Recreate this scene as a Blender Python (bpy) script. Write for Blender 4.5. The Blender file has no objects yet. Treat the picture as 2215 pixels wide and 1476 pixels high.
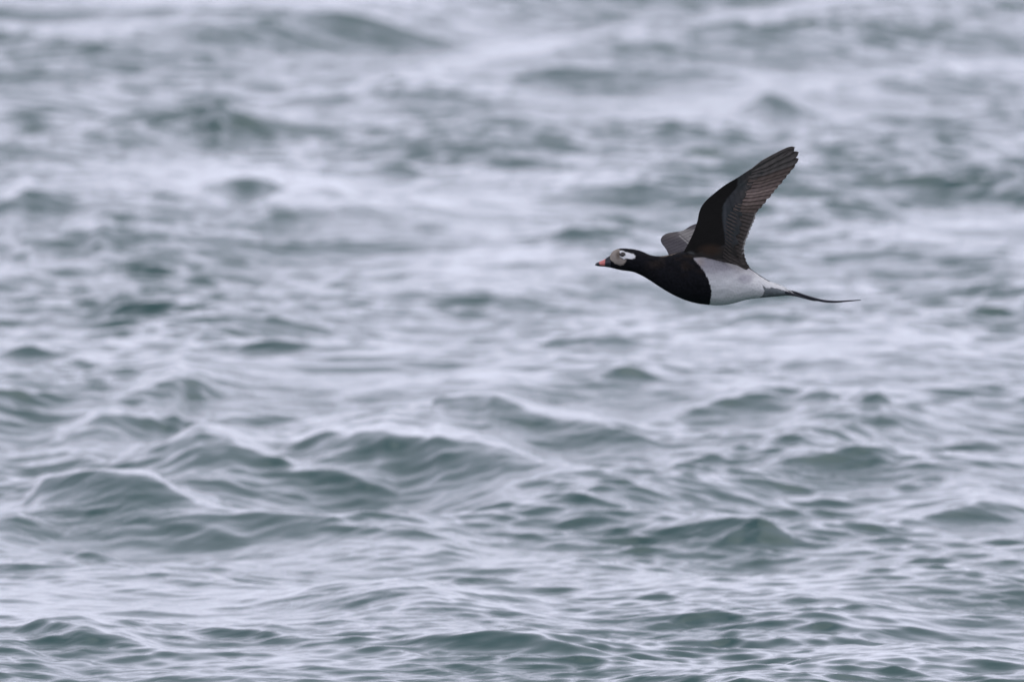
import bpy, math, random
import numpy as np
from mathutils import Vector

random.seed(7)
SEED = 5
rng = np.random.default_rng(SEED)
scene = bpy.context.scene
C = scene.collection
R = math.radians

# ------------------------------------------------------------------ camera
PW, PH = 2215.0, 1476.0                 # the photograph's proportions
CAM_H = 4.5                             # viewpoint above the water (m)
DEP = R(5.2)                           # looking down by this much
DB = 40.0                               # distance of the bird (m)
FOCAL = 676.0
cam_d = bpy.data.cameras.new('camera')
cam = bpy.data.objects.new('camera', cam_d)
C.objects.link(cam)
cam.location = (0, 0, CAM_H)
cam.rotation_euler = (R(90) - DEP, 0, 0)
cam_d.lens = FOCAL
cam_d.sensor_width = 36.0
cam_d.clip_start = 0.5
cam_d.clip_end = 20000
cam_d.dof.use_dof = True
cam_d.dof.focus_distance = 40.2
cam_d.dof.aperture_fstop = 7.2
scene.camera = cam

# ------------------------------------------------------------------ sky
SUN_EL, SUN_AZ = R(66), R(60)           # azimuth from +Y (view direction) towards +X
w = bpy.data.worlds.new('World')
scene.world = w
w.use_nodes = True
nt = w.node_tree
nt.nodes.clear()
out = nt.nodes.new('ShaderNodeOutputWorld')
bg = nt.nodes.new('ShaderNodeBackground')
sky = nt.nodes.new('ShaderNodeTexSky')
sky.sky_type = 'NISHITA'
sky.sun_disc = False
sky.sun_elevation = SUN_EL
sky.sun_rotation = SUN_AZ
sky.air_density = 1.0
sky.dust_density = 3.0
tc = nt.nodes.new('ShaderNodeTexCoord')
mp = nt.nodes.new('ShaderNodeMapping')
mp.inputs['Scale'].default_value = (1.0, 1.0, 3.0)
nz = nt.nodes.new('ShaderNodeTexNoise')
nz.inputs['Scale'].default_value = 2.2
nz.inputs['Detail'].default_value = 5
rmp = nt.nodes.new('ShaderNodeValToRGB')
rmp.color_ramp.elements[0].position = 0.3
rmp.color_ramp.elements[0].color = (5.6, 6.0, 7.3, 1)
rmp.color_ramp.elements[1].position = 0.7
rmp.color_ramp.elements[1].color = (8.6, 8.7, 10.2, 1)
mix = nt.nodes.new('ShaderNodeMixRGB')
mix.inputs[0].default_value = 0.85
nt.links.new(tc.outputs['Generated'], mp.inputs['Vector'])
nt.links.new(mp.outputs['Vector'], nz.inputs['Vector'])
nt.links.new(nz.outputs['Fac'], rmp.inputs['Fac'])
nt.links.new(sky.outputs['Color'], mix.inputs[1])
nt.links.new(rmp.outputs['Color'], mix.inputs[2])
# thin bright overcast towards the horizon, thicker and greyer cloud overhead
sp = nt.nodes.new('ShaderNodeSeparateXYZ')
nt.links.new(tc.outputs['Generated'], sp.inputs['Vector'])
gr = nt.nodes.new('ShaderNodeValToRGB')
gr.color_ramp.elements[0].position = 0.0; gr.color_ramp.elements[0].color = (1.88, 1.80, 1.84, 1)
gr.color_ramp.elements[1].position = 0.85; gr.color_ramp.elements[1].color = (0.56, 0.58, 0.57, 1)
e_ = gr.color_ramp.elements.new(0.25); e_.color = (1.76, 1.68, 1.72, 1)
nt.links.new(sp.outputs['Z'], gr.inputs['Fac'])
mg = nt.nodes.new('ShaderNodeMixRGB'); mg.blend_type = 'MULTIPLY'; mg.inputs[0].default_value = 1.0
nt.links.new(mix.outputs['Color'], mg.inputs[1]); nt.links.new(gr.outputs['Color'], mg.inputs[2])
nt.links.new(mg.outputs['Color'], bg.inputs['Color'])
bg.inputs['Strength'].default_value = 0.13
nt.links.new(bg.outputs['Background'], out.inputs['Surface'])

sun_d = bpy.data.lights.new('sun', 'SUN')
sun_d.energy = 0.8
sun_d.angle = R(60)
sun_d.color = (1.0, 0.97, 0.92)
sun = bpy.data.objects.new('sun', sun_d)
C.objects.link(sun)
sdir = Vector((math.sin(SUN_AZ) * math.cos(SUN_EL), math.cos(SUN_AZ) * math.cos(SUN_EL), math.sin(SUN_EL)))
sun.rotation_euler = sdir.to_track_quat('Z', 'Y').to_euler()
sun.location = (0, 30, 30)

scene.view_settings.view_transform = 'Standard'
scene.view_settings.look = 'None'
scene.view_settings.gamma = 1.0
scene.view_settings.exposure = 0.0
scene.view_settings.use_curve_mapping = False
scene.cycles.use_denoising = True
scene.cycles.max_bounces = 6

# ------------------------------------------------------------------ view rays (to read distances off the photograph)
TANX = 18.0 / FOCAL
def ray(u, v):
    dx = (u - PW / 2) / (PW / 2) * TANX
    dz = -(v - PH / 2) / (PW / 2) * TANX
    f = np.array([0, math.cos(DEP), -math.sin(DEP)])
    up = np.array([0, math.sin(DEP), math.cos(DEP)])
    return f + dx * np.array([1.0, 0, 0]) + dz * up
def at_z(u, v, z=0.0):
    d = ray(u, v)
    t = (z - CAM_H) / d[2]
    return d[0] * t, d[1] * t
def at_y(u, v, y):
    d = ray(u, v)
    t = y / d[1]
    return np.array([d[0] * t, y, CAM_H + d[2] * t])

# ------------------------------------------------------------------ water
SX, SY = 0.0060, 0.0150
def grow(start, step, k, end):
    r = []
    p = start
    while p < end:
        step *= k
        p += step
        r.append(p)
    return r
X1 = 2.25
n1 = int(X1 / SX)
xf = np.arange(-n1, n1 + 1) * SX
xo = np.array(grow(xf[-1], SX, 1.10, 9000))
xs = np.concatenate([-xo[::-1], xf, xo])
Y0, Y1 = 40.2, 66.5
n2 = int((Y1 - Y0) / SY)
yf = Y0 + np.arange(n2) * SY
yo = np.array(grow(yf[-1], SY, 1.07, 14000))
yb = np.array([2 * Y0 - q for q in grow(Y0, SY, 1.12, 9000)])
ys = np.concatenate([yb[::-1], yf, yo])
NX, NY = len(xs), len(ys)

# short wind chop: one band-limited random field on the same spacing
NTX, NTY = 1024, 2048
def chop_field(dirdeg, lo, hi, rms_slope, p, spread):
    kx = 2 * np.pi * np.fft.fftfreq(NTX, SX)[None, :]
    ky = 2 * np.pi * np.fft.fftfreq(NTY, SY)[:, None]
    k = np.hypot(kx, ky) + 1e-9
    lam = 2 * np.pi / k
    a = R(dirdeg)
    cosd = (kx * math.sin(a) + ky * math.cos(a)) / k
    amp = k ** (-p) * (np.abs(cosd) ** spread + 0.04)
    amp *= np.clip((hi - lam) / (0.25 * hi), 0, 1) * np.clip((lam - lo) / (0.8 * lo), 0, 1)
    ph = np.exp(2j * np.pi * rng.random(k.shape)) * rng.normal(1, .35, k.shape)
    F = amp * ph
    h = np.fft.ifft2(F).real
    sy = np.gradient(h, SY, axis=0); sx = np.gradient(h, SX, axis=1)
    s = rms_slope / math.sqrt((sx ** 2 + sy ** 2).mean())
    dx = np.fft.ifft2(1j * kx / k * F).real
    dy = np.fft.ifft2(1j * ky / k * F).real
    return h * s, dx * s, dy * s
def smooth_noise(nx, ny):
    g = rng.normal(0, 1, (ny, nx))
    kx = np.fft.fftfreq(nx)[None, :] * nx; ky = np.fft.fftfreq(ny)[:, None] * ny
    return g, kx, ky
H1, DX1, DY1 = chop_field(6, 0.034, 0.40, 0.118, 1.70, 1.7)
H2, DX2, DY2 = chop_field(10, 0.28, 1.3, 0.045, 2.3, 2.0)
H3, DX3, DY3 = chop_field(-63, 0.35, 2.4, 0.078, 2.35, 5.0)      # trains running obliquely across
H4, DX4, DY4 = chop_field(60, 0.30, 1.6, 0.045, 2.3, 5.0)
H2 = H2 + H3 + H4; DX2 = DX2 + DX3 + DX4; DY2 = DY2 + DY3 + DY4
# calm and ruffled patches
gk = np.fft.fft2(rng.normal(0, 1, (NTY, NTX)))
kx = 2 * np.pi * np.fft.fftfreq(NTX, SX)[None, :]; ky = 2 * np.pi * np.fft.fftfreq(NTY, SY)[:, None]
gust = np.fft.ifft2(gk * np.exp(-((kx / 5.0) ** 2 + (ky / 3.0) ** 2))).real
gust = np.clip(1.0 + 0.32 * gust / gust.std(), 0.45, 1.7)
H = H1 * gust + H2; DX = DX1 * gust + DX2; DY = DY1 * gust + DY2

ix = np.round((xs - xf[0]) / SX).astype(np.int64) % NTX
iy = np.round((ys - Y0) / SY).astype(np.int64) % NTY
fx = np.clip(1 - (np.abs(xs) - X1) / 6.0, 0, 1)
fy = np.clip(np.where(ys > Y1, 1 - (ys - Y1) / 8.0, np.where(ys < Y0, 1 - (Y0 - ys) / 4.0, 1)), 0, 1)
fade = fy[:, None] * fx[None, :]
Z = H[np.ix_(iy, ix)] * fade
CHOP = 1.0
OX = DX[np.ix_(iy, ix)] * fade * CHOP
OY = DY[np.ix_(iy, ix)] * fade * CHOP
XX, YY = np.meshgrid(xs, ys)
# longer waves: a sum of trains that never repeats
fade2 = 1 / (1 + (np.maximum(np.abs(XX) - 30, 0) / 60) ** 2 + (np.maximum(YY - 110, 0) / 120) ** 2 + (np.maximum(-YY, 0) / 60) ** 2)
for i in range(34):
    lam = 1.5 * (9.0 / 1.5) ** rng.random()
    th = R(rng.normal(4, 24))
    k = 2 * np.pi / lam
    a = 0.008 * lam / (2 * np.pi) * rng.uniform(.5, 1.5)
    ph = k * (XX * math.sin(th) + YY * math.cos(th)) + rng.random() * 6.283
    Z += a * np.cos(ph) * fade2
    OY -= a * np.sin(ph) * math.cos(th) * fade2
    OX -= a * np.sin(ph) * math.sin(th) * fade2

# the single waves one can pick out in the photograph: centre, width and height of the dark
# face in photograph pixels, slant of its crest
CRESTS = [   # crest line as (x, y, height of the dark face below it)
 [(600,962,12),(700,946,50),(800,930,70),(850,915,88),(900,922,105),(1000,928,130),(1060,944,122),(1120,966,80),(1200,987,45),(1300,1012,14),(1380,1022,0)],
 [(930,900,18),(1000,880,48),(1080,874,56),(1200,900,52),(1300,905,60),(1380,924,30),(1440,936,0)],
 [(50,1006,0),(130,976,24),(165,962,34),(220,986,28),(310,971,34),(370,941,50),(415,925,80),(480,944,66),(540,966,56),(600,986,36),(700,1000,44),(780,1012,36),(860,1032,0)],
 [(30,1062,0),(80,1031,48),(150,1021,72),(280,1030,82),(360,1040,74),(420,1066,58),(500,1090,38),(600,1101,26),(700,1106,14),(760,1110,0)],
 [(230,878,0),(300,852,36),(360,822,58),(400,808,68),(440,818,42),(490,845,14),(530,850,0)],
 [(60,932,0),(150,906,34),(220,878,40),(300,886,38),(400,883,18),(450,892,0)],
 [(430,905,0),(480,892,26),(550,888,30),(620,900,0)],
 [(1480,988,0),(1560,976,28),(1650,960,34),(1750,941,34),(1850,926,22),(1950,915,0)],
 [(1560,1022,0),(1650,1001,28),(1730,985,40),(1800,975,38),(1900,965,28),(1980,951,0)],
 [(850,1424,0),(930,1402,42),(1000,1398,40),(1080,1400,44),(1170,1408,40),(1230,1428,32),(1300,1450,20),(1400,1466,0)],
 [(30,1400,0),(90,1385,34),(160,1382,40),(230,1398,36),(300,1415,22),(380,1425,0)],
 [(330,472,0),(400,426,38),(480,390,60),(530,385,66),(590,402,36),(625,415,0)],
 [(540,466,0),(620,426,38),(680,405,66),(725,408,36),(790,424,0)],
 [(-60,480,0),(0,455,40),(50,425,50),(100,425,45),(160,430,18),(230,428,0)],
 [(1420,1196,4),(1500,1178,9),(1600,1152,13),(1750,1120,15),(1850,1090,13),(2000,1062,22),(2140,1052,36),(2200,1064,24),(2260,1066,0)],
 [(1860,1218,0),(1960,1200,22),(2060,1190,32),(2150,1184,36),(2260,1192,30)],
 [(1360,1130,0),(1430,1120,22),(1500,1112,30),(1580,1108,44),(1650,1120,30),(1720,1135,0)],
 [(620,395,0),(720,378,22),(800,362,32),(860,356,34),(920,368,0)],
 [(120,262,0),(230,235,22),(300,226,32),(400,232,30),(460,226,32),(540,232,26),(650,262,0)],
 [(1550,250,0),(1610,220,36),(1660,190,60),(1700,200,46),(1760,235,20),(1800,240,0)],
 [(-140,14,30),(120,22,32),(300,34,30),(480,46,28),(640,50,30),(780,46,30),(900,38,22),(1060,34,0)],
 [(1130,762,0),(1200,745,22),(1270,728,36),(1340,738,30),(1420,765,0)],
]
WAVES = [
 (460,188,120,26,0),(710,198,210,28,-.15),(470,262,60,34,0),(1090,250,170,35,0),(1070,320,90,20,0),
 (2000,770,190,38,0),(1350,835,150,26,.12),(480,745,110,20,0),
 (1760,805,170,20,0),(1560,875,330,42,.16),(1770,868,100,30,0),(1890,880,130,36,-.1),
 (1720,1042,330,22,.03),(1230,1058,320,25,.06),(1390,1125,170,26,.06),
 (2050,1240,460,26,.04),(1030,1243,160,24,0),(225,1190,120,20,0),(330,655,270,36,0),
 (400,578,130,20,-.15),(235,540,100,40,-.45),(545,1408,210,22,-.12),
 (960,500,110,18,.05),(930,552,100,20,0),(2200,515,80,30,0),(1500,325,200,30,.05),
 (1100,370,120,20,0),(2100,300,170,34,0),(2190,405,60,28,0),(1290,520,220,22,0),(720,600,130,24,.1),
 (60,790,150,26,0),(590,770,150,20,0),(1480,1030,150,16,0),(600,490,90,20,.1),(40,545,80,26,0),
 (1940,400,220,24,.03),(1900,465,200,22,0),(120,820,200,26,.3),(60,1120,140,40,0),
 (420,1130,160,26,-.1),(820,1130,260,20,.05),(2130,930,180,22,-.1),(1960,650,200,18,0),(700,1315,160,18,0),
 (300,1335,200,16,0),(1000,1190,150,18,.05),(1620,1245,220,16,.05),(1900,1300,220,18,0),(1750,1380,200,22,0),
 (2100,1420,220,24,.05),(1450,1310,160,16,0),(620,1240,180,16,0),(1130,640,120,18,0),(580,330,150,18,0),
]
for (u, v, wd, ht, tilt) in WAVES:
    pts = []
    for q in np.linspace(-.62, .62, 9):
        e = math.exp(-(abs(q) / .42) ** 2.4)
        pts.append((u + q * wd, v - ht * .45 - q * wd * tilt + (1 - e) * ht * .45 + random.uniform(-.10, .10) * ht, .8 * ht * e * random.uniform(.8, 1.15) if abs(q) < .6 else 0))
    CRESTS.append(pts)
def interp_s(x, xp, fp):
    r = np.interp(x, xp, fp)
    return r
for pts in CRESTS:
    pts = sorted(pts)
    pts = np.array([(a_, b_, max(c_, 0)) for a_, b_, c_ in pts], float)
    # the foot of the face runs nearly straight; the crest above it rises and falls
    foot = np.array([at_z(u, v + 1.0 * ht) for u, v, ht in pts])
    wgt = pts[:, 2] + 4
    A_ = np.stack([np.ones(len(pts)), foot[:, 0]], 1)
    sol = np.linalg.lstsq(A_ * wgt[:, None], foot[:, 1] * wgt, rcond=None)[0]
    g_ = float(np.clip(sol[1], -1.1, 1.1)); xm = (foot[:, 0] * wgt).sum() / wgt.sum(); ym = (foot[:, 1] * wgt).sum() / wgt.sum()
    yl = ym + g_ * (foot[:, 0] - xm)
    yfoot = yl + .15 * (foot[:, 1] - yl)
    W = []
    for (u, v, ht), yf_ in zip(pts, yfoot):
        ppm = PW / (2 * TANX * yf_)
        yc_ = yf_ + 1.9 * .9 * ht / ppm
        pz = at_y(u, v, yc_)
        lim = 1.0 * ht / ppm
        W.append((pz[0], yc_, min(max(pz[2], .4 * ht / ppm), lim) if ht > 0 else 0.0))
    W = np.array(W); W = W[np.argsort(W[:, 0])]
    Hm = W[:, 2].max()
    i0, i1 = np.searchsorted(xs, [W[0, 0], W[-1, 0]])
    j0, j1 = np.searchsorted(ys, [W[:, 1].min() - 14 * Hm - .5, W[:, 1].max() + 16 * Hm + .5])
    xx = xs[i0:i1]
    yc = np.interp(xx, W[:, 0], W[:, 1]); Hx = np.interp(xx, W[:, 0], W[:, 2])
    ker = np.hanning(13); ker /= ker.sum()
    if len(xx) > 30:
        pad = lambda a_: np.convolve(np.pad(a_, 6, mode='edge'), ker, 'valid')
        yc, Hx = pad(yc), pad(Hx)
    # irregular crest line
    r_ = np.zeros_like(xx); r2 = np.zeros_like(xx)
    for lam_, am in ((.5, 1.0), (.27, .6), (.15, .40), (.08, .22)):
        r_ += am * np.sin(2 * np.pi * xx / (lam_ * random.uniform(.8, 1.2)) + random.random() * 6.28)
        r2 += am * np.sin(2 * np.pi * xx / (lam_ * random.uniform(.8, 1.2)) + random.random() * 6.28)
    yc = yc + r_ * .20 * Hm
    Hx = Hx * (1 + .07 * r2)
    Yg = YY[j0:j1, i0:i1]
    sl = np.sqrt(1 + np.clip(np.gradient(yc, SX), -2.2, 2.2) ** 2)
    if len(xx) > 80: sl = np.convolve(np.pad(sl, 20, mode='edge'), np.ones(41) / 41, 'valid')
    q = yc[None, :] - Yg
    Lf = ((2.2 * Hx + .02) * sl)[None, :]; Lb = ((5.2 * Hx + .05) * sl)[None, :]
    prof = np.where(q > 0, np.exp(-np.abs(q / Lf) ** 1.35), np.exp(-np.abs(q / Lb) ** 1.15))
    trough = -0.20 * np.exp(-((q - 3.0 * Lf) / (1.6 * Lf)) ** 2)
    # a steep face shelters itself from the smaller chop
    calm = 1 - .45 * np.clip(Hx[None, :] / .05, 0, 1) * np.exp(-np.abs(q / (1.5 * np.where(q > 0, Lf * 1.3, Lb * .6))) ** 2)
    if Hm > .035:
        Z[j0:j1, i0:i1] *= calm; OX[j0:j1, i0:i1] *= calm; OY[j0:j1, i0:i1] *= calm
    Z[j0:j1, i0:i1] += Hx[None, :] * (prof + trough)
    OY[j0:j1, i0:i1] -= 0.45 * Hx[None, :] * prof

V = np.stack([XX + OX, YY + OY, Z], axis=-1).reshape(-1, 3).astype(np.float32)
idx = np.arange(NX * NY, dtype=np.int32).reshape(NY, NX)
Q = np.stack([idx[:-1, :-1], idx[:-1, 1:], idx[1:, 1:], idx[1:, :-1]], axis=-1).reshape(-1, 4)
def fast_mesh(name, V, Q):
    me = bpy.data.meshes.new(name)
    me.vertices.add(len(V)); me.vertices.foreach_set('co', V.ravel())
    me.loops.add(Q.size); me.loops.foreach_set('vertex_index', Q.ravel())
    me.polygons.add(len(Q))
    me.polygons.foreach_set('loop_start', np.arange(0, Q.size, 4, dtype=np.int32))
    me.polygons.foreach_set('use_smooth', np.ones(len(Q), dtype=bool))
    me.update(calc_edges=True)
    return me
wm = fast_mesh('water', V, Q)
water = bpy.data.objects.new('water', wm)
C.objects.link(water)
water['kind'] = 'structure'
water['label'] = 'choppy grey-green sea surface under a pale overcast sky'

def new_mat(name):
    m = bpy.data.materials.new(name)
    m.use_nodes = True
    b = m.node_tree.nodes['Principled BSDF']
    return m, m.node_tree, b
m, t, b = new_mat('sea_water')
b.inputs['Base Color'].default_value = (0.030, 0.066, 0.062, 1)
b.inputs['Roughness'].default_value = 0.13
b.inputs['IOR'].default_value = 1.333
tc = t.nodes.new('ShaderNodeTexCoord')
mp = t.nodes.new('ShaderNodeMapping'); mp.inputs['Scale'].default_value = (0.75, 1.6, 1.0)
t.links.new(tc.outputs['Object'], mp.inputs['Vector'])
n1_ = t.nodes.new('ShaderNodeTexNoise'); n1_.inputs['Scale'].default_value = 19; n1_.inputs['Detail'].default_value = 4
n1_.inputs['Distortion'].default_value = .6
t.links.new(mp.outputs['Vector'], n1_.inputs['Vector'])
n2_ = t.nodes.new('ShaderNodeTexNoise'); n2_.inputs['Scale'].default_value = 1.3; n2_.inputs['Detail'].default_value = 2
t.links.new(mp.outputs['Vector'], n2_.inputs['Vector'])
mr = t.nodes.new('ShaderNodeMapRange'); mr.inputs['From Min'].default_value = .35; mr.inputs['From Max'].default_value = .65
mr.inputs['To Min'].default_value = .1; mr.inputs['To Max'].default_value = 1.0
t.links.new(n2_.outputs['Fac'], mr.inputs['Value'])
bp = t.nodes.new('ShaderNodeBump'); bp.inputs['Distance'].default_value = 0.006
t.links.new(n1_.outputs['Fac'], bp.inputs['Height'])
t.links.new(mr.outputs['Result'], bp.inputs['Strength'])
t.links.new(bp.outputs['Normal'], b.inputs['Normal'])
# silt: the water body is a little paler and browner in places
n3_ = t.nodes.new('ShaderNodeTexNoise'); n3_.inputs['Scale'].default_value = .35; n3_.inputs['Detail'].default_value = 3
t.links.new(mp.outputs['Vector'], n3_.inputs['Vector'])
cr = t.nodes.new('ShaderNodeValToRGB')
cr.color_ramp.elements[0].position = .35; cr.color_ramp.elements[0].color = (.033, .078, .074, 1)
cr.color_ramp.elements[1].position = .7; cr.color_ramp.elements[1].color = (.042, .087, .080, 1)
t.links.new(n3_.outputs['Fac'], cr.inputs['Fac'])
t.links.new(cr.outputs['Color'], b.inputs['Base Color'])
wm.materials.append(m)

# ------------------------------------------------------------------ the duck
# all outlines are noted in pixels of an enlarged crop; P() turns them into metres at a depth
KX, KU, KV = 3.69, 1270.0, 300.0
def P(cx, cy, dy=0.0):
    return at_y(KU + cx / KX, KV + cy / KX, DB + dy)
MPP = (at_y(1001, 500, DB)[0] - at_y(1000, 500, DB)[0]) / KX       # metres per crop pixel
ORG = Vector(P(900, 1100, 0))

def tag(o, **k):
    for a_, b_ in k.items(): o[a_] = b_
duck = bpy.data.objects.new('duck', None)
C.objects.link(duck)
duck.location = ORG
tag(duck, label='black and white duck with pink-banded bill and long thin tail flying over choppy water', category='duck')

def inside(poly, x, y):
    poly = np.asarray(poly, float)
    r = np.zeros(np.shape(x), bool)
    n = len(poly)
    for i in range(n):
        x1, y1 = poly[i]; x2, y2 = poly[(i + 1) % n]
        c = ((y1 > y) != (y2 > y)) & (x < (x2 - x1) * (y - y1) / (y2 - y1 + 1e-12) + x1)
        r ^= c
    return r
def sdist(poly, x, y):
    poly = np.asarray(poly, float)
    d = np.full(np.shape(x), 1e9)
    n = len(poly)
    for i in range(n):
        a = poly[i]; e = poly[(i + 1) % n] - a
        tt = np.clip(((x - a[0]) * e[0] + (y - a[1]) * e[1]) / (e @ e + 1e-9), 0, 1)
        d = np.minimum(d, np.hypot(x - a[0] - tt * e[0], y - a[1] - tt * e[1]))
    return np.where(inside(poly, x, y), d, -d)
def blend(col, target, m_):
    m_ = np.clip(m_, 0, 1)[..., None]
    return col * (1 - m_) + np.array(target) * m_
def vnoise(x, y, sx, sy, seed=0):
    # cheap value noise
    X = x / sx; Y = y / sy
    xi = np.floor(X).astype(int); yi = np.floor(Y).astype(int)
    fx_, fy_ = X - xi, Y - yi
    fx_ = fx_ * fx_ * (3 - 2 * fx_); fy_ = fy_ * fy_ * (3 - 2 * fy_)
    def h(a, b):
        s = np.sin(a * 127.1 + b * 311.7 + seed * 17.3) * 43758.5453
        return s - np.floor(s)
    return (h(xi, yi) * (1 - fx_) + h(xi + 1, yi) * fx_) * (1 - fy_) + (h(xi, yi + 1) * (1 - fx_) + h(xi + 1, yi + 1) * fx_) * fy_

def feather_mat(name, rough, bump_scale, bump, sheen=0.0, spec=.3, trans=False):
    m, t, b = new_mat(name)
    at = t.nodes.new('ShaderNodeAttribute'); at.attribute_name = 'plumage'
    tc = t.nodes.new('ShaderNodeTexCoord')
    mp = t.nodes.new('ShaderNodeMapping'); mp.inputs['Scale'].default_value = (0.35, 1, 1)
    nz = t.nodes.new('ShaderNodeTexNoise'); nz.inputs['Scale'].default_value = bump_scale; nz.inputs['Detail'].default_value = 4
    t.links.new(tc.outputs['Object'], mp.inputs['Vector']); t.links.new(mp.outputs['Vector'], nz.inputs['Vector'])
    hs = t.nodes.new('ShaderNodeMixRGB'); hs.blend_type = 'MULTIPLY'; hs.inputs[0].default_value = .35
    rp = t.nodes.new('ShaderNodeValToRGB')
    rp.color_ramp.elements[0].position = .3; rp.color_ramp.elements[0].color = (.6, .6, .6, 1)
    rp.color_ramp.elements[1].position = .65; rp.color_ramp.elements[1].color = (1, 1, 1, 1)
    t.links.new(nz.outputs['Fac'], rp.inputs['Fac'])
    t.links.new(at.outputs['Color'], hs.inputs[1]); t.links.new(rp.outputs['Color'], hs.inputs[2])
    t.links.new(hs.outputs['Color'], b.inputs['Base Color'])
    bp = t.nodes.new('ShaderNodeBump'); bp.inputs['Distance'].default_value = bump
    t.links.new(nz.outputs['Fac'], bp.inputs['Height']); t.links.new(bp.outputs['Normal'], b.inputs['Normal'])
    b.inputs['Roughness'].default_value = rough
    b.inputs['Specular IOR Level'].default_value = spec
    b.inputs['Sheen Weight'].default_value = sheen
    if trans:       # thin vanes let a little light through
        tr = t.nodes.new('ShaderNodeBsdfTranslucent')
        ms = t.nodes.new('ShaderNodeMixShader'); ms.inputs[0].default_value = .22
        t.links.new(hs.outputs['Color'], tr.inputs['Color'])
        t.links.new(b.outputs[0], ms.inputs[1]); t.links.new(tr.outputs[0], ms.inputs[2])
        t.links.new(ms.outputs[0], t.nodes['Material Output'].inputs['Surface'])
    return m
M_body = feather_mat('body_plumage', .8, 240, .0012, 0, .08)
M_wing = feather_mat('wing_coverts', .75, 260, .0008, 0, .12)
M_vane = feather_mat('flight_feather', .6, 300, .0003, 0, .25, True)

def link_part(name, verts, faces, cols, mat, parent, smooth=True):
    me = bpy.data.meshes.new(name)
    vv = [tuple(Vector(v_) - ORG) for v_ in verts]
    me.from_pydata(vv, [], faces)
    me.update()
    if cols is not None:
        ca = me.color_attributes.new('plumage', 'FLOAT_COLOR', 'POINT')
        cc = np.concatenate([np.asarray(cols, float), np.ones((len(verts), 1))], axis=1).astype(np.float32)
        ca.data.foreach_set('color', cc.ravel())
    if smooth:
        me.polygons.foreach_set('use_smooth', [True] * len(me.polygons))
    me.materials.append(mat)
    o = bpy.data.objects.new(name, me)
    C.objects.link(o)
    o.parent = parent
    return o

def curve(pts, xs_):
    pts = np.asarray(pts, float)
    n = len(pts)
    # monotone-ish smooth interpolation (Catmull-Rom in y over x)
    x, y = pts[:, 0], pts[:, 1]
    d = np.gradient(y, x)
    i = np.clip(np.searchsorted(x, xs_) - 1, 0, n - 2)
    h = x[i + 1] - x[i]
    tt = np.clip((xs_ - x[i]) / h, 0, 1)
    return ((2 * tt**3 - 3 * tt**2 + 1) * y[i] + (tt**3 - 2 * tt**2 + tt) * h * d[i] + (-2 * tt**3 + 3 * tt**2) * y[i + 1] + (tt**3 - tt**2) * h * d[i + 1])

TOP = [(172,952),(184,930),(200,905),(220,890),(250,879),(290,876),(350,880),(400,888),(450,905),(500,928),(560,938),(620,935),(680,922),
       (740,903),(800,885),(900,866),(1000,872),(1100,915),(1200,972),(1300,1036),(1370,1086),(1440,1130),(1500,1157),(1560,1182),(1610,1212),(1650,1240)]
BOT = [(172,1024),(184,1030),(200,1034),(240,1044),(280,1052),(370,1066),(430,1091),(500,1132),(560,1172),(640,1222),(720,1264),(800,1296),(880,1317),
       (960,1327),(1030,1331),(1100,1328),(1180,1313),(1250,1293),(1310,1281),(1380,1273),(1450,1266),(1530,1259),(1600,1253),(1650,1250)]
WID = [(172,24),(184,34),(200,46),(240,64),(290,76),(350,80),(400,78),(450,74),(500,76),(560,86),(640,112),(720,150),(800,185),(900,212),(1000,222),
       (1100,215),(1200,195),(1300,160),(1380,128),(1450,100),(1530,70),(1600,38),(1650,12)]
BREAST = [(100,1040),(172,900),(230,860),(500,900),(700,860),(790,880),(800,905),(840,948),(890,1000),(935,1060),(967,1120),(986,1180),(993,1240),(988,1290),(975,1345),(700,1345),(300,1080)]
FACE = [(160,960),(176,935),(198,905),(225,884),(255,880),(266,890),(256,915),(262,948),(285,962),(318,966),(308,990),(288,1012),(262,1014),(235,1004),(210,990),(188,968)]
EYEP = [(258,892),(278,888),(300,900),(322,904),(350,912),(376,920),(390,936),(384,954),(358,963),(322,960),(290,964),(268,954),(258,944),(266,930),(258,912)]
VENT = [(1398,1165),(1425,1198),(1470,1192),(1540,1205),(1620,1232),(1640,1250),(1600,1258),(1480,1270),(1370,1280),(1408,1250),(1418,1215)]
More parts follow.
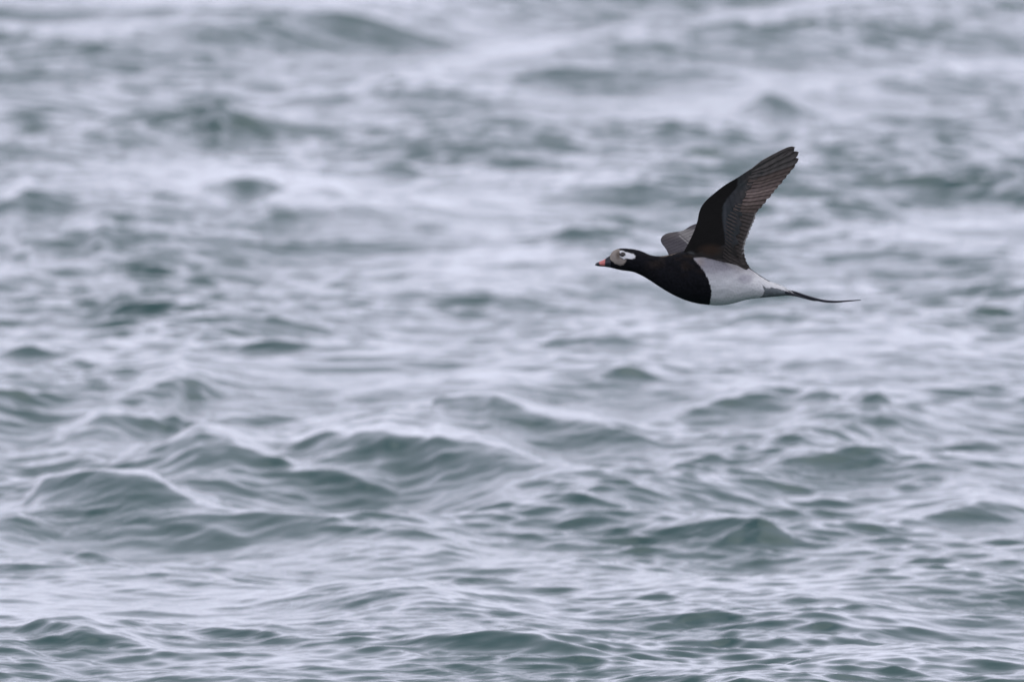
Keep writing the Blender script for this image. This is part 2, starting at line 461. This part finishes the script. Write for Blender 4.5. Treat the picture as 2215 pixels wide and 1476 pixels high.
def body_colour(cx, cy, side, a):
    """base colours of the plumage; side = -1 near flank, +1 far flank; a = 0 on the back ... 1 on the belly"""
    n = vnoise(cx, cy, 14, 9, 1) * 2 - 1
    n2 = vnoise(cx, cy, 60, 26, 2)
    white = np.array([.60, .60, .59])
    col = np.ones(cx.shape + (3,)) * white
    grey = np.array([.31, .30, .315])
    # pearl grey flank feathers above, whiter towards the belly
    fl = np.clip((1140 + 40 * (n2 - .5) - cy) / 150, 0, 1) * np.clip((1420 - cx) / 90, 0, 1)
    col = blend(col, grey, np.clip(fl * 1.3, 0, .95))
    row = np.floor((cy + .25 * cx) / 17.0); fu = ((cx - .3 * cy) / 44.0 + .5 * (row % 2) + .3 * vnoise(cx, cy, 80, 50, 12)) % 1.0; fv = ((cy + .25 * cx) / 17.0) % 1.0
    sc = np.clip((fu - .70 + 1.4 * (fv - .5) ** 2) / .25, 0, 1) * np.clip((cx - 850) / 60, 0, 1)
    col = col * (1 - .16 * sc * n2)[..., None]
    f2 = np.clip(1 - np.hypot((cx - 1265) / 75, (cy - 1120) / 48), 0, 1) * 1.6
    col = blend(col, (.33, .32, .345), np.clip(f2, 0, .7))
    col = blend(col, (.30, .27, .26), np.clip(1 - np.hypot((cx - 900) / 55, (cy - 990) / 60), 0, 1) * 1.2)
    # dark line down the middle of the back and rump
    top = curve(TOP, cx)
    col = blend(col, (.018, .018, .022), np.clip((7.5 - (cy - top) + 2 * n) / 3, 0, 1) * (cx > 1000) * (cx < 1460))
    col = blend(col, (.02, .018, .018), np.clip((955 - cy) / 6, 0, 1) * (cx > 800) * (cx < 1140))
    col = blend(col, (.62, .62, .60), np.clip((16 - (cy - top) + 3 * n) / 6, 0, 1) * (cx > 1330) * (cx < 1640) * np.clip((cy - top - 7) / 3, 0, 1))
    # grey-black under tail
    d = sdist(VENT, cx, cy)
    col = blend(col, (.125, .14, .145), np.clip((d + 4 * n + 1) / 6, 0, 1))
    col = blend(col, (.03, .035, .04), np.clip((4 - np.abs(d + 3 * n)) / 3, 0, 1) * (d > -6) * .8)
    col = blend(col, (.22, .25, .25), np.clip(vnoise(cx, cy, 34, 7, 9) * 3 - 1.9, 0, 1) * (d > 4) * .7)
    # brown-black breast, neck and head
    d = sdist(BREAST, cx, cy)
    dark = np.ones(cx.shape + (3,)) * np.array([.0060, .0062, .0080])
    dark = blend(dark, (.026, .018, .013), np.clip((n2 - .35) * 1.6, 0, 1) * np.clip((cx - 420) / 200, 0, 1) * np.clip((1120 - cy) / 120, 0, 1) * .8)
    dark = dark * (1 + .45 * n)[..., None]
    m_ = np.clip((d + 4.5 * n + 4 * (vnoise(cx, cy, 7, 4, 21) - .5) + 2) / 6, 0, 1)[..., None]
    col = col * (1 - m_) + dark * m_
    col = blend(col, (.16, .12, .09), np.clip((10 + 5 * n - (cy - top)) / 6, 0, 1) * np.clip((cx - 570) / 60, 0, 1) * np.clip((720 - cx) / 30, 0, 1) * .8)
    # grey-fawn face, white round the eye
    d = sdist(FACE, cx, cy)
    col = blend(col, (.27, .235, .20), np.clip((d + 2.5 * n + 2) / (5 + 5 * (cx > 275)), 0, 1))
    inF = np.clip((sdist(FACE, cx, cy) + 2) / 5, 0, 1)
    col = blend(col, (.13, .105, .085), inF * np.clip(1 - np.hypot((cx - 248) / 26, (cy - 930) / 46), 0, 1) * 1.3)
    col = blend(col, (.10, .085, .075), inF * np.clip((cy - 992 + 4 * n) / 22, 0, 1) * .6)
    d = sdist(EYEP, cx, cy)
    col = blend(col, (.72, .72, .71), np.clip((d + 3 * n + 0.5) / 7, 0, 1))
    col = blend(col, (.02, .02, .02), np.clip(1 - np.abs(np.hypot(cx - 285, cy - 927) - 22) / 5, 0, 1) * .5)
    return col

NR, NA = 420, 96
rx = np.concatenate([172 + (1 - np.cos(np.linspace(0, np.pi / 2, 60))) * 90, np.linspace(264, 1650, NR - 60)])
tp, bt, wd = curve(TOP, rx), curve(BOT, rx), curve(WID, rx)
verts, cols, faces = [], [], []
CX = np.zeros((NR, NA)); CY = np.zeros((NR, NA)); DYm = np.zeros((NR, NA))
for j in range(NA):
    a = 2 * math.pi * j / NA
    ca, sa = math.cos(a), math.sin(a)
    mid = (tp + bt) / 2; hh = (bt - tp) / 2
    e = 1.0
    CX[:, j] = rx
    CY[:, j] = mid - hh * ca
    DYm[:, j] = -wd * MPP * sa * (1 - .12 * ca)
    # flatter cheeks
# gentle feather-tract relief on the flank
rel = (vnoise(CX, CY, 70, 40, 5) - .5) * 10 * MPP * np.clip((CX - 700) / 200, 0, 1)
DYm += np.sign(DYm) * rel * np.clip(np.abs(DYm) / (60 * MPP), 0, 1)
for i in range(NR):
    for j in range(NA):
        verts.append(P(CX[i, j], CY[i, j], DYm[i, j]))
cols = body_colour(CX, CY, np.sign(DYm), 0).reshape(-1, 3)
for i in range(NR - 1):
    for j in range(NA):
        k = (j + 1) % NA
        faces.append((i * NA + j, i * NA + k, (i + 1) * NA + k, (i + 1) * NA + j))
faces.append(tuple(range(NA))[::-1]); faces.append(tuple((NR - 1) * NA + j for j in range(NA)))
body = link_part('body', verts, faces, cols, M_body, duck)

# bill
BT = [(64,1001),(72,993),(90,984),(115,975),(140,962),(160,948),(180,936),(205,932)]
BB = [(64,1010),(72,1014),(90,1019),(115,1021),(140,1023),(160,1026),(180,1029),(205,1033)]
BW = [(64,8),(72,26),(90,36),(115,38),(140,37),(160,38),(180,38),(205,34)]
bx_ = np.concatenate([64 + (1 - np.cos(np.linspace(0, np.pi / 2, 16))) * 12, np.linspace(78, 205, 50)])
t_, b_, w_ = curve(BT, bx_), curve(BB, bx_), curve(BW, bx_)
verts, faces, cols = [], [], []
NB = 40
for i in range(len(bx_)):
    for j in range(NB):
        a = 2 * math.pi * j / NB
        ca, sa = math.cos(a), math.sin(a)
        hh = (b_[i] - t_[i]) / 2
        cy = (t_[i] + b_[i]) / 2 - hh * ca
        wide = w_[i] * abs(sa) ** .8 * (1 if sa > 0 else -1) * (1 - .35 * max(ca, 0))
        # gape line
        gl = b_[i] - 7 - (bx_[i] - 64) * .02
        g = math.exp(-((cy - gl) / 1.6) ** 2)
        wide *= 1 - .12 * g
        verts.append(P(bx_[i], cy, -wide * MPP))
        x = bx_[i]
        pink = np.clip((x - 93 - (cy - 990) * .35) / 5, 0, 1) * np.clip((147 - (cy - 960) * .06 - x) / 5, 0, 1) * np.clip((b_[i] - 6 - cy) / 4, 0, 1)
        c = np.array([.022, .022, .030]) * (1 - pink) + np.array([.62, .19, .17]) * pink
        if g > .5: c = c * .5
        if (x - 158) ** 2 / 60 + (cy - 966) ** 2 / 16 < 1: c = np.array([.008] * 3)
        cols.append(c)
for i in range(len(bx_) - 1):
    for j in range(NB):
        k = (j + 1) % NB
        faces.append((i * NB + j, i * NB + k, (i + 1) * NB + k, (i + 1) * NB + j))
faces.append(tuple(range(NB))[::-1]); faces.append(tuple((len(bx_) - 1) * NB + j for j in range(NB)))
M_bill, t, b = new_mat('bill_horn')
at = t.nodes.new('ShaderNodeAttribute'); at.attribute_name = 'plumage'
nz = t.nodes.new('ShaderNodeTexNoise'); nz.inputs['Scale'].default_value = 300
hs = t.nodes.new('ShaderNodeMixRGB'); hs.blend_type = 'MULTIPLY'; hs.inputs[0].default_value = .4
t.links.new(at.outputs['Color'], hs.inputs[1]); t.links.new(nz.outputs['Fac'], hs.inputs[2]); t.links.new(hs.outputs['Color'], b.inputs['Base Color'])
b.inputs['Roughness'].default_value = .42
bill = link_part('bill', verts, faces, cols, M_bill, duck)

# eyes
M_eye, t, b = new_mat('eye_dark')
nz = t.nodes.new('ShaderNodeTexNoise'); nz.inputs['Scale'].default_value = 400
rp = t.nodes.new('ShaderNodeValToRGB'); rp.color_ramp.elements[0].color = (.008, .006, .006, 1); rp.color_ramp.elements[1].color = (.03, .018, .012, 1)
t.links.new(nz.outputs['Fac'], rp.inputs['Fac']); t.links.new(rp.outputs['Color'], b.inputs['Base Color'])
b.inputs['Roughness'].default_value = .12
def eye(side):
    hw = curve(WID, np.array([285.]))[0]; tpv = curve(TOP, np.array([285.]))[0]; btv = curve(BOT, np.array([285.]))[0]
    mid = (tpv + btv) / 2; hh = (btv - tpv) / 2
    ca = (mid - 927) / hh; sa = math.sqrt(1 - ca * ca)
    depth = hw * sa * (1 - .12 * ca) * MPP
    c = Vector(P(285, 927, side * depth * 0.93)); r = 23 * MPP
    vs, fs = [], []
    for i in range(13):
        for j in range(20):
            th = math.pi * i / 12; ph = 2 * math.pi * j / 20
            vs.append(c + Vector((r * math.sin(th) * math.cos(ph), r * .62 * math.cos(th), r * .88 * math.sin(th) * math.sin(ph))))
    for i in range(12):
        for j in range(20):
            k = (j + 1) % 20
            fs.append((i * 20 + j, i * 20 + k, (i + 1) * 20 + k, (i + 1) * 20 + j))
    return link_part('eye', vs, fs, None, M_eye, duck)
eye(-1); eye(1)

# ---- near wing (underside seen) -----------------------------------------
LEAD = [(770,905),(800,850),(835,780),(862,715),(882,650),(892,595),(920,530),(955,488),(1000,448),(1100,370),(1200,310),(1300,245),(1400,190),(1500,137),(1590,92),(1640,72)]
COVT = [(1290,1034),(1215,975),(1190,900),(1195,820),(1215,740),(1228,670),(1228,610),(1228,560),(1240,505),(1262,452),(1300,390),(1352,325),(1412,265),(1475,205),(1545,150),(1635,88)]
def path(pts, n):
    pts = np.asarray(pts, float)
    d = np.concatenate([[0], np.cumsum(np.hypot(*np.diff(pts, axis=0).T))]); d /= d[-1]
    s = np.linspace(0, 1, n)
    return np.stack([curve(np.stack([d, pts[:, 0]], 1), s), curve(np.stack([d, pts[:, 1]], 1), s)], 1)
def near_depth(cx, cy):
    """the raised wing leans towards the viewer as it rises, and is cupped"""
    h = np.clip((960 - cy) / 900, 0, 1)
    return -(0.052 + 0.17 * h ** .85) 
BLACK = [(700,980),(780,860),(860,700),(880,560),(950,460),(1100,350),(1198,300),(1203,350),(1196,385),(1165,425),(1115,478),(1085,540),(1078,620),(1088,700),(1100,780),(1102,850),(1000,880),(900,900),(800,960)]
def wing_colour(cx, cy):
    n = vnoise(cx, cy, 26, 12, 3) * 2 - 1
    n2 = vnoise(cx + cy * .3, cy, 90, 40, 4)
    col = np.ones(cx.shape + (3,)) * np.array([.070, .070, .075])
    col = blend(col, (.115, .095, .082), np.clip((cx - 1150) / 160, 0, 1) * .7)
    # rows of covert tips: each feather darker at its fringe
    u_ = cx * .42 + cy * .9; v_ = cx * .95 - cy * .25
    row = np.floor(v_ / 42.0); fu = (u_ / 30.0 + .5 * (row % 2)) % 1.0; fv = (v_ / 42.0) % 1.0
    sc = np.clip((fv - .62 + 1.3 * (fu - .5) ** 2) / .2, 0, 1)
    col = col * (1 - .28 * sc * (.6 + .4 * n))[..., None]
    col = blend(col, (.048, .058, .060), np.clip(n2 * 1.5 - .4, 0, 1) * .6)
    band = np.abs(cx - (1080 + 22 + (cy - 640) * .02))
    col = blend(col, (.10, .10, .11), np.clip(1 - band / 20, 0, 1) * (cy > 500) * (cy < 760) * .8)
    col = blend(col, (.050, .042, .038), np.clip((cy - 820) / 60, 0, 1) * .9)
    d = sdist(BLACK, cx, cy)
    col = blend(col, np.array((.021, .018, .017)), np.clip((d + 3 * n + 3) / 8, 0, 1))
    # brown axillaries and a paler spot where the wing leaves the breast
    col = blend(col, (.060, .038, .028), np.clip(1 - np.hypot((cx - 985) / 125, (cy - 890) / 62), 0, 1) * 1.5)
    col = blend(col, (.19, .18, .18), np.clip(1 - np.hypot((cx - 825) / 45, (cy - 925) / 32), 0, 1) * 1.2)
    col = blend(col, (.13, .11, .10), np.clip((cx - 1500) / 130, 0, 1) * .9)
    return col
NS, NC = 150, 44
L_ = path(LEAD, NS); T_ = path(COVT, NS)
verts, faces, cols = [], [], []
def wing_pt(s, c, side):
    # scalloped covert tips
    ce = c * (1 + (0.035 * math.sin(s * 95) + .02 * math.sin(s * 61 + 1)) * (c > .75) * (c - .75) / .25)
    i = s * (NS - 1); i0 = min(int(i), NS - 2); f = i - i0
    l = L_[i0] * (1 - f) + L_[i0 + 1] * f; t0 = T_[i0] * (1 - f) + T_[i0 + 1] * f
    p = l * (1 - ce) + t0 * ce
    dep = near_depth(p[0], p[1]) + 0.010 * math.sin(math.pi * min(ce, 1)) * (1 - .6 * s)      # cupped underside
    th = (0.0085 * (1 - s) + .0016) * (max(0, 1 - c) ** .7) * (min(1, c * 9 + .15)) ** .5 + .0005
    dep += -th * .4 if side < 0 else th * .6
    rid = .0006 * math.sin(c * 22 + s * 9) * (c > .3)
    return p, dep + (rid if side < 0 else 0)
for side in (-1, 1):
    for i in range(NS):
        for j in range(NC):
            p, dep = wing_pt(i / (NS - 1), j / (NC - 1), side)
            verts.append(P(p[0], p[1], dep)); cols.append(p)
n_ = NS * NC
for i in range(NS - 1):
    for j in range(NC - 1):
        a = i * NC + j
        faces.append((a, a + NC, a + NC + 1, a + 1))
        faces.append((n_ + a, n_ + a + 1, n_ + a + NC + 1, n_ + a + NC))
    for j in (0, NC - 1):
        a = i * NC + j
        faces.append((a, n_ + a, n_ + a + NC, a + NC) if j == 0 else (a, a + NC, n_ + a + NC, n_ + a))
for j in range(NC - 1):
    faces.append((j, j + 1, n_ + j + 1, n_ + j))
    a = (NS - 1) * NC + j
    faces.append((a, n_ + a, n_ + a + 1, a + 1))
cc = np.array(cols); wc = wing_colour(cc[:, 0], cc[:, 1])
wing = link_part('wing', verts, faces, wc, M_wing, duck)
wing['label'] = 'raised near wing showing its dark underside'

def feather(name, base, tip, width, dep0, dep1, shade, parent, bow=0.0, blunt=.5, pale_tip=0.0, P_=P, stripe=1.0):
    """a single vaned feather: shaft with a narrow outer and a wide inner vane"""
    base = np.asarray(base, float); tip = np.asarray(tip, float)
    ax = tip - base; ln = np.hypot(*ax); ax = ax / ln
    nr = np.array([-ax[1], ax[0]])
    NSx, NCx = 22, 9
    vs, cs, fs = [], [], []
    for side in (0, 1):
        for i in range(NSx):
            s = i / (NSx - 1)
            # rounded tip
            wv = width * min(1, .35 + 2.2 * s) * (1 - max(0, (s - (1 - blunt * .45)) / (blunt * .45)) ** 2.2) ** .5 if s < 1 else width * .06
            for j in range(NCx):
                c = j / (NCx - 1)          # 0 outer edge .. 1 inner edge
                off = (c - .36) * wv
                p = base + ax * ln * s + nr * (off + bow * 4 * s * (1 - s))
                dep = dep0 + (dep1 - dep0) * s + .0010 * math.cos(c * math.pi) + (.00045 if side else 0)
                if abs(c - .36) < .08: dep -= .0006 * (1 - s) * (1 if side == 0 else -1)
                vs.append(P_(p[0], p[1], dep))
                k = np.array(shade, float)
                if c < .3: k = k * ((.55 if stripe > 1 else .82) + .06 * math.sin(i))
                elif c > .45: k = k * (1.0 + .55 * stripe * (c - .45) / .55 * (1 - s * .6))
                if abs(c - .36) < .07: k = k * (.7 if stripe > 1 else .88)
                if s > .86: k = k * (1 - .45 * (s - .86) / .14)
                if pale_tip and s > .93: k = k * (1 - pale_tip) + np.array([.5, .49, .46]) * pale_tip
                k = k * (1 + .12 * math.sin(s * 34 + c * 5))
                cs.append(k)
    n0 = NSx * NCx
    for i in range(NSx - 1):
        for j in range(NCx - 1):
            a = i * NCx + j
            fs.append((a, a + 1, a + NCx + 1, a + NCx)); fs.append((n0 + a, n0 + a + NCx, n0 + a + NCx + 1, n0 + a + 1))
        a = i * NCx; fs.append((a, a + NCx, n0 + a + NCx, n0 + a))
        a = i * NCx + NCx - 1; fs.append((a, n0 + a, n0 + a + NCx, a + NCx))
    for j in range(NCx - 1):
        a = (NSx - 1) * NCx + j; fs.append((a, a + 1, n0 + a + 1, n0 + a))
        a = j; fs.append((a, n0 + a, n0 + a + 1, a + 1))
    return link_part(name, vs, fs, cs, M_vane, parent)

def lerp_path(pts, n):
    return path(pts, n)
# primaries: from the hand out to the trailing edge and the tip
pt = lerp_path([(1656,66),(1684,98),(1692,140),(1668,192),(1634,236),(1597,280),(1563,325),(1526,368),(1488,418),(1448,468),(1408,518),(1370,564)], 13)
pb = lerp_path([(1310,250),(1305,268),(1292,292),(1285,320),(1280,345),(1272,372),(1262,398),(1245,428),(1225,455),(1222,485),(1190,520),(1165,550)], 13)
for i in range(13):
    sh = np.array([.120, .092, .077]) * random.uniform(.82, 1.12)
    if 5 <= i <= 9: sh = np.array([.165, .125, .108]) * random.uniform(.7, 1.25)
    if i < 3: sh = np.array([.105, .095, .085])
    b0, t0 = pb[i], pt[i]
    d0 = near_depth(*b0) + .0045; d1 = near_depth(*t0) + .004 + i * .0002
    b0 = b0 + np.array([random.uniform(-6, 4), random.uniform(-5, 5)]); t0 = t0 + np.array([random.uniform(-3, 3), random.uniform(-2, 2)]) * (i > 1)
    feather('primary_feather', b0, t0, random.uniform(50, 62) if i > 3 else 66, d0, d1, sh, wing, bow=-7 + i * .4, blunt=.42 if i > 3 else .5, stripe=random.uniform(1.2, 2.6) if 3 < i < 11 else .5)
# secondaries and tertials
st = lerp_path([(1352,600),(1340,640),(1325,676),(1312,706),(1300,742),(1286,778),(1272,808),(1260,842),(1254,880),(1253,920),(1258,958),(1272,995),(1296,1032)], 15)
sb = lerp_path([(1165,560),(1130,595),(1115,630),(1108,668),(1105,710),(1105,760),(1105,805),(1100,850),(1090,900),(1085,930)], 15)
for i in range(15):
    sh = np.array([.082, .068, .060]) * random.uniform(.92, 1.08) * (1.12 - .03 * i)
    b0, t0 = sb[i], st[i]
    d0 = near_depth(*b0) + .006; d1 = near_depth(*t0) + .005 + .0002 * i
    feather('secondary_feather', b0, t0 + np.array([random.uniform(-2, 4), random.uniform(-2, 2)]), 48, d0, d1, sh, wing, bow=-6, blunt=.30, pale_tip=.55 if i < 11 else 0, stripe=.8)

# ---- far wing: stretched away from the viewer, its wrist shows in front of the near wing
FL = [(652,930),(640,902),(618,866),(595,836),(588,806),(600,780),(634,758),(690,746),(752,738),(835,692),(960,660),(1080,680)]
FT = [(900,930),(880,910),(870,890),(862,870),(860,850),(862,835),(870,820),(880,805),(910,790),(950,770),(1020,745),(1090,715)]
def far_depth(s, c): return .035 + .30 * s ** 1.1 + .03 * c * s
NS2, NC2 = 90, 30
L2, T2 = path(FL, NS2), path(FT, NS2)
verts, faces, cols = [], [], []
def far_colour(x, y):
    n = vnoise(x, y, 22, 9, 8) * 2 - 1
    col = np.ones(x.shape + (3,)) * np.array([.050, .045, .051])
    col = blend(col, (.092, .082, .078), np.clip((820 - y) / 50, 0, 1) * np.clip(.75 + .3 * n, 0, 1) * .9)
    # pale fringe on the covert tips
    ln_ = 760 + np.maximum(x - 735, 0) * .85
    col = blend(col, (.32, .31, .29), np.clip(1 - np.abs(y - ln_ - 14) / 9, 0, 1) * (x > 735) * (x < 840) * .9)
    col = blend(col, (.20, .19, .18), np.clip((ln_ - y) / 10, 0, 1) * (x > 728) * .8)
    row = np.floor((y + .4 * x) / 26); fu = ((x - .4 * y) / 24 + .5 * (row % 2)) % 1.0; fv = ((y + .4 * x) / 26) % 1.0
    col = col * (1 - .3 * np.clip((fv - .6 + 1.3 * (fu - .5) ** 2) / .2, 0, 1))[..., None]
    col = blend(col, (.05, .045, .05), np.clip((730 - y) / 14, 0, 1) * (x > 790) * .8)
    return col
for side in (-1, 1):
    for i in range(NS2):
        s = i / (NS2 - 1)
        for j in range(NC2):
            c = j / (NC2 - 1)
            p = L2[i] * (1 - c) + T2[i] * c
            th = (.007 * (1 - s) + .0015) * math.sin(math.pi * min(1, c * 1.0)) ** .6 + .0004
            dep = far_depth(s, c) + side * th * .5 + .008 * math.sin(math.pi * c)
            verts.append(P(p[0], p[1], dep)); cols.append(p)
n_ = NS2 * NC2
for i in range(NS2 - 1):
    for j in range(NC2 - 1):
        a = i * NC2 + j
        faces.append((a, a + NC2, a + NC2 + 1, a + 1)); faces.append((n_ + a, n_ + a + 1, n_ + a + NC2 + 1, n_ + a + NC2))
    a = i * NC2; faces.append((a, n_ + a, n_ + a + NC2, a + NC2))
    a = i * NC2 + NC2 - 1; faces.append((a, a + NC2, n_ + a + NC2, n_ + a))
for j in range(NC2 - 1):
    faces.append((j, j + 1, n_ + j + 1, n_ + j)); a = (NS2 - 1) * NC2 + j; faces.append((a, n_ + a, n_ + a + 1, a + 1))
cc = np.array(cols)
wing2 = link_part('wing', verts, faces, far_colour(cc[:, 0], cc[:, 1]), M_wing, duck)
wing2['label'] = 'far wing, greyish upper side, only its bent wrist visible'
# its flight feathers trail back and away, mostly hidden
for i in range(12):
    s = .35 + .6 * i / 11
    p0 = L2[int(s * 89)] * .4 + T2[int(s * 89)] * .6
    p1 = T2[int(s * 89)] + np.array([70 - 20 * i / 11 , 40 - 40 * i / 11])
    feather('flight_feather', p0, p1, 40, far_depth(s, .6) + .006, far_depth(s, 1) + .02, (.07, .065, .065), wing2, stripe=.3)

# ---- tail: two long black streamers and short pointed feathers
M_tail = feather_mat('tail_streamer', .5, 300, .0002, 0, .35)
def streamer(pts, widths, depth0, depth1, col, name='tail_feather'):
    pp = path(pts, 48)
    ws = np.interp(np.linspace(0, 1, 48), np.linspace(0, 1, len(widths)), widths)
    vs, fs, cs = [], [], []
    K = 8
    for i in range(48):
        tan = pp[min(i + 1, 47)] - pp[max(i - 1, 0)]; tan /= np.hypot(*tan)
        nr = np.array([-tan[1], tan[0]])
        for j in range(K):
            a = 2 * math.pi * j / K
            p = pp[i] + nr * ws[i] / 2 * math.cos(a)
            dep = depth0 + (depth1 - depth0) * i / 47 + math.sin(a) * max(ws[i] * .35 * MPP, .0003)
            vs.append(P(p[0], p[1], dep)); cs.append(col)
    for i in range(47):
        for j in range(K):
            k = (j + 1) % K
            fs.append((i * K + j, i * K + k, (i + 1) * K + k, (i + 1) * K + j))
    fs.append(tuple(range(K))[::-1]); fs.append(tuple(47 * K + j for j in range(K)))
    return link_part(name, vs, fs, cs, M_tail, duck)
INK = (.012, .013, .020)
streamer([(1560,1205),(1612,1216),(1660,1228),(1720,1250),(1800,1276),(1890,1297),(1980,1303),(2075,1297),(2185,1289)], [12,16,19,22,21,19,15,11,6], -.004, -.02, INK)
streamer([(1540,1215),(1600,1232),(1660,1250),(1720,1268),(1790,1290),(1838,1300)], [22,22,18,12,7,2], -.010, -.016, INK)
streamer([(1560,1215),(1620,1232),(1680,1248),(1740,1268),(1800,1286),(1870,1298)], [22,24,18,15,9,2], .004, .012, INK)
streamer([(1520,1240),(1580,1247),(1620,1252),(1662,1262)], [18,14,9,2], .0, .0, (.5, .5, .48))
streamer([(1480,1150),(1530,1164),(1562,1172)], [8,7,2], -.004, -.004, (.6, .6, .58))
streamer([(1520,1172),(1575,1187),(1602,1197)], [9,8,2], .004, .004, (.6, .6, .58))
streamer([(1560,1195),(1610,1212),(1650,1236)], [12,9,2], -.008, -.01, (.55, .55, .53))
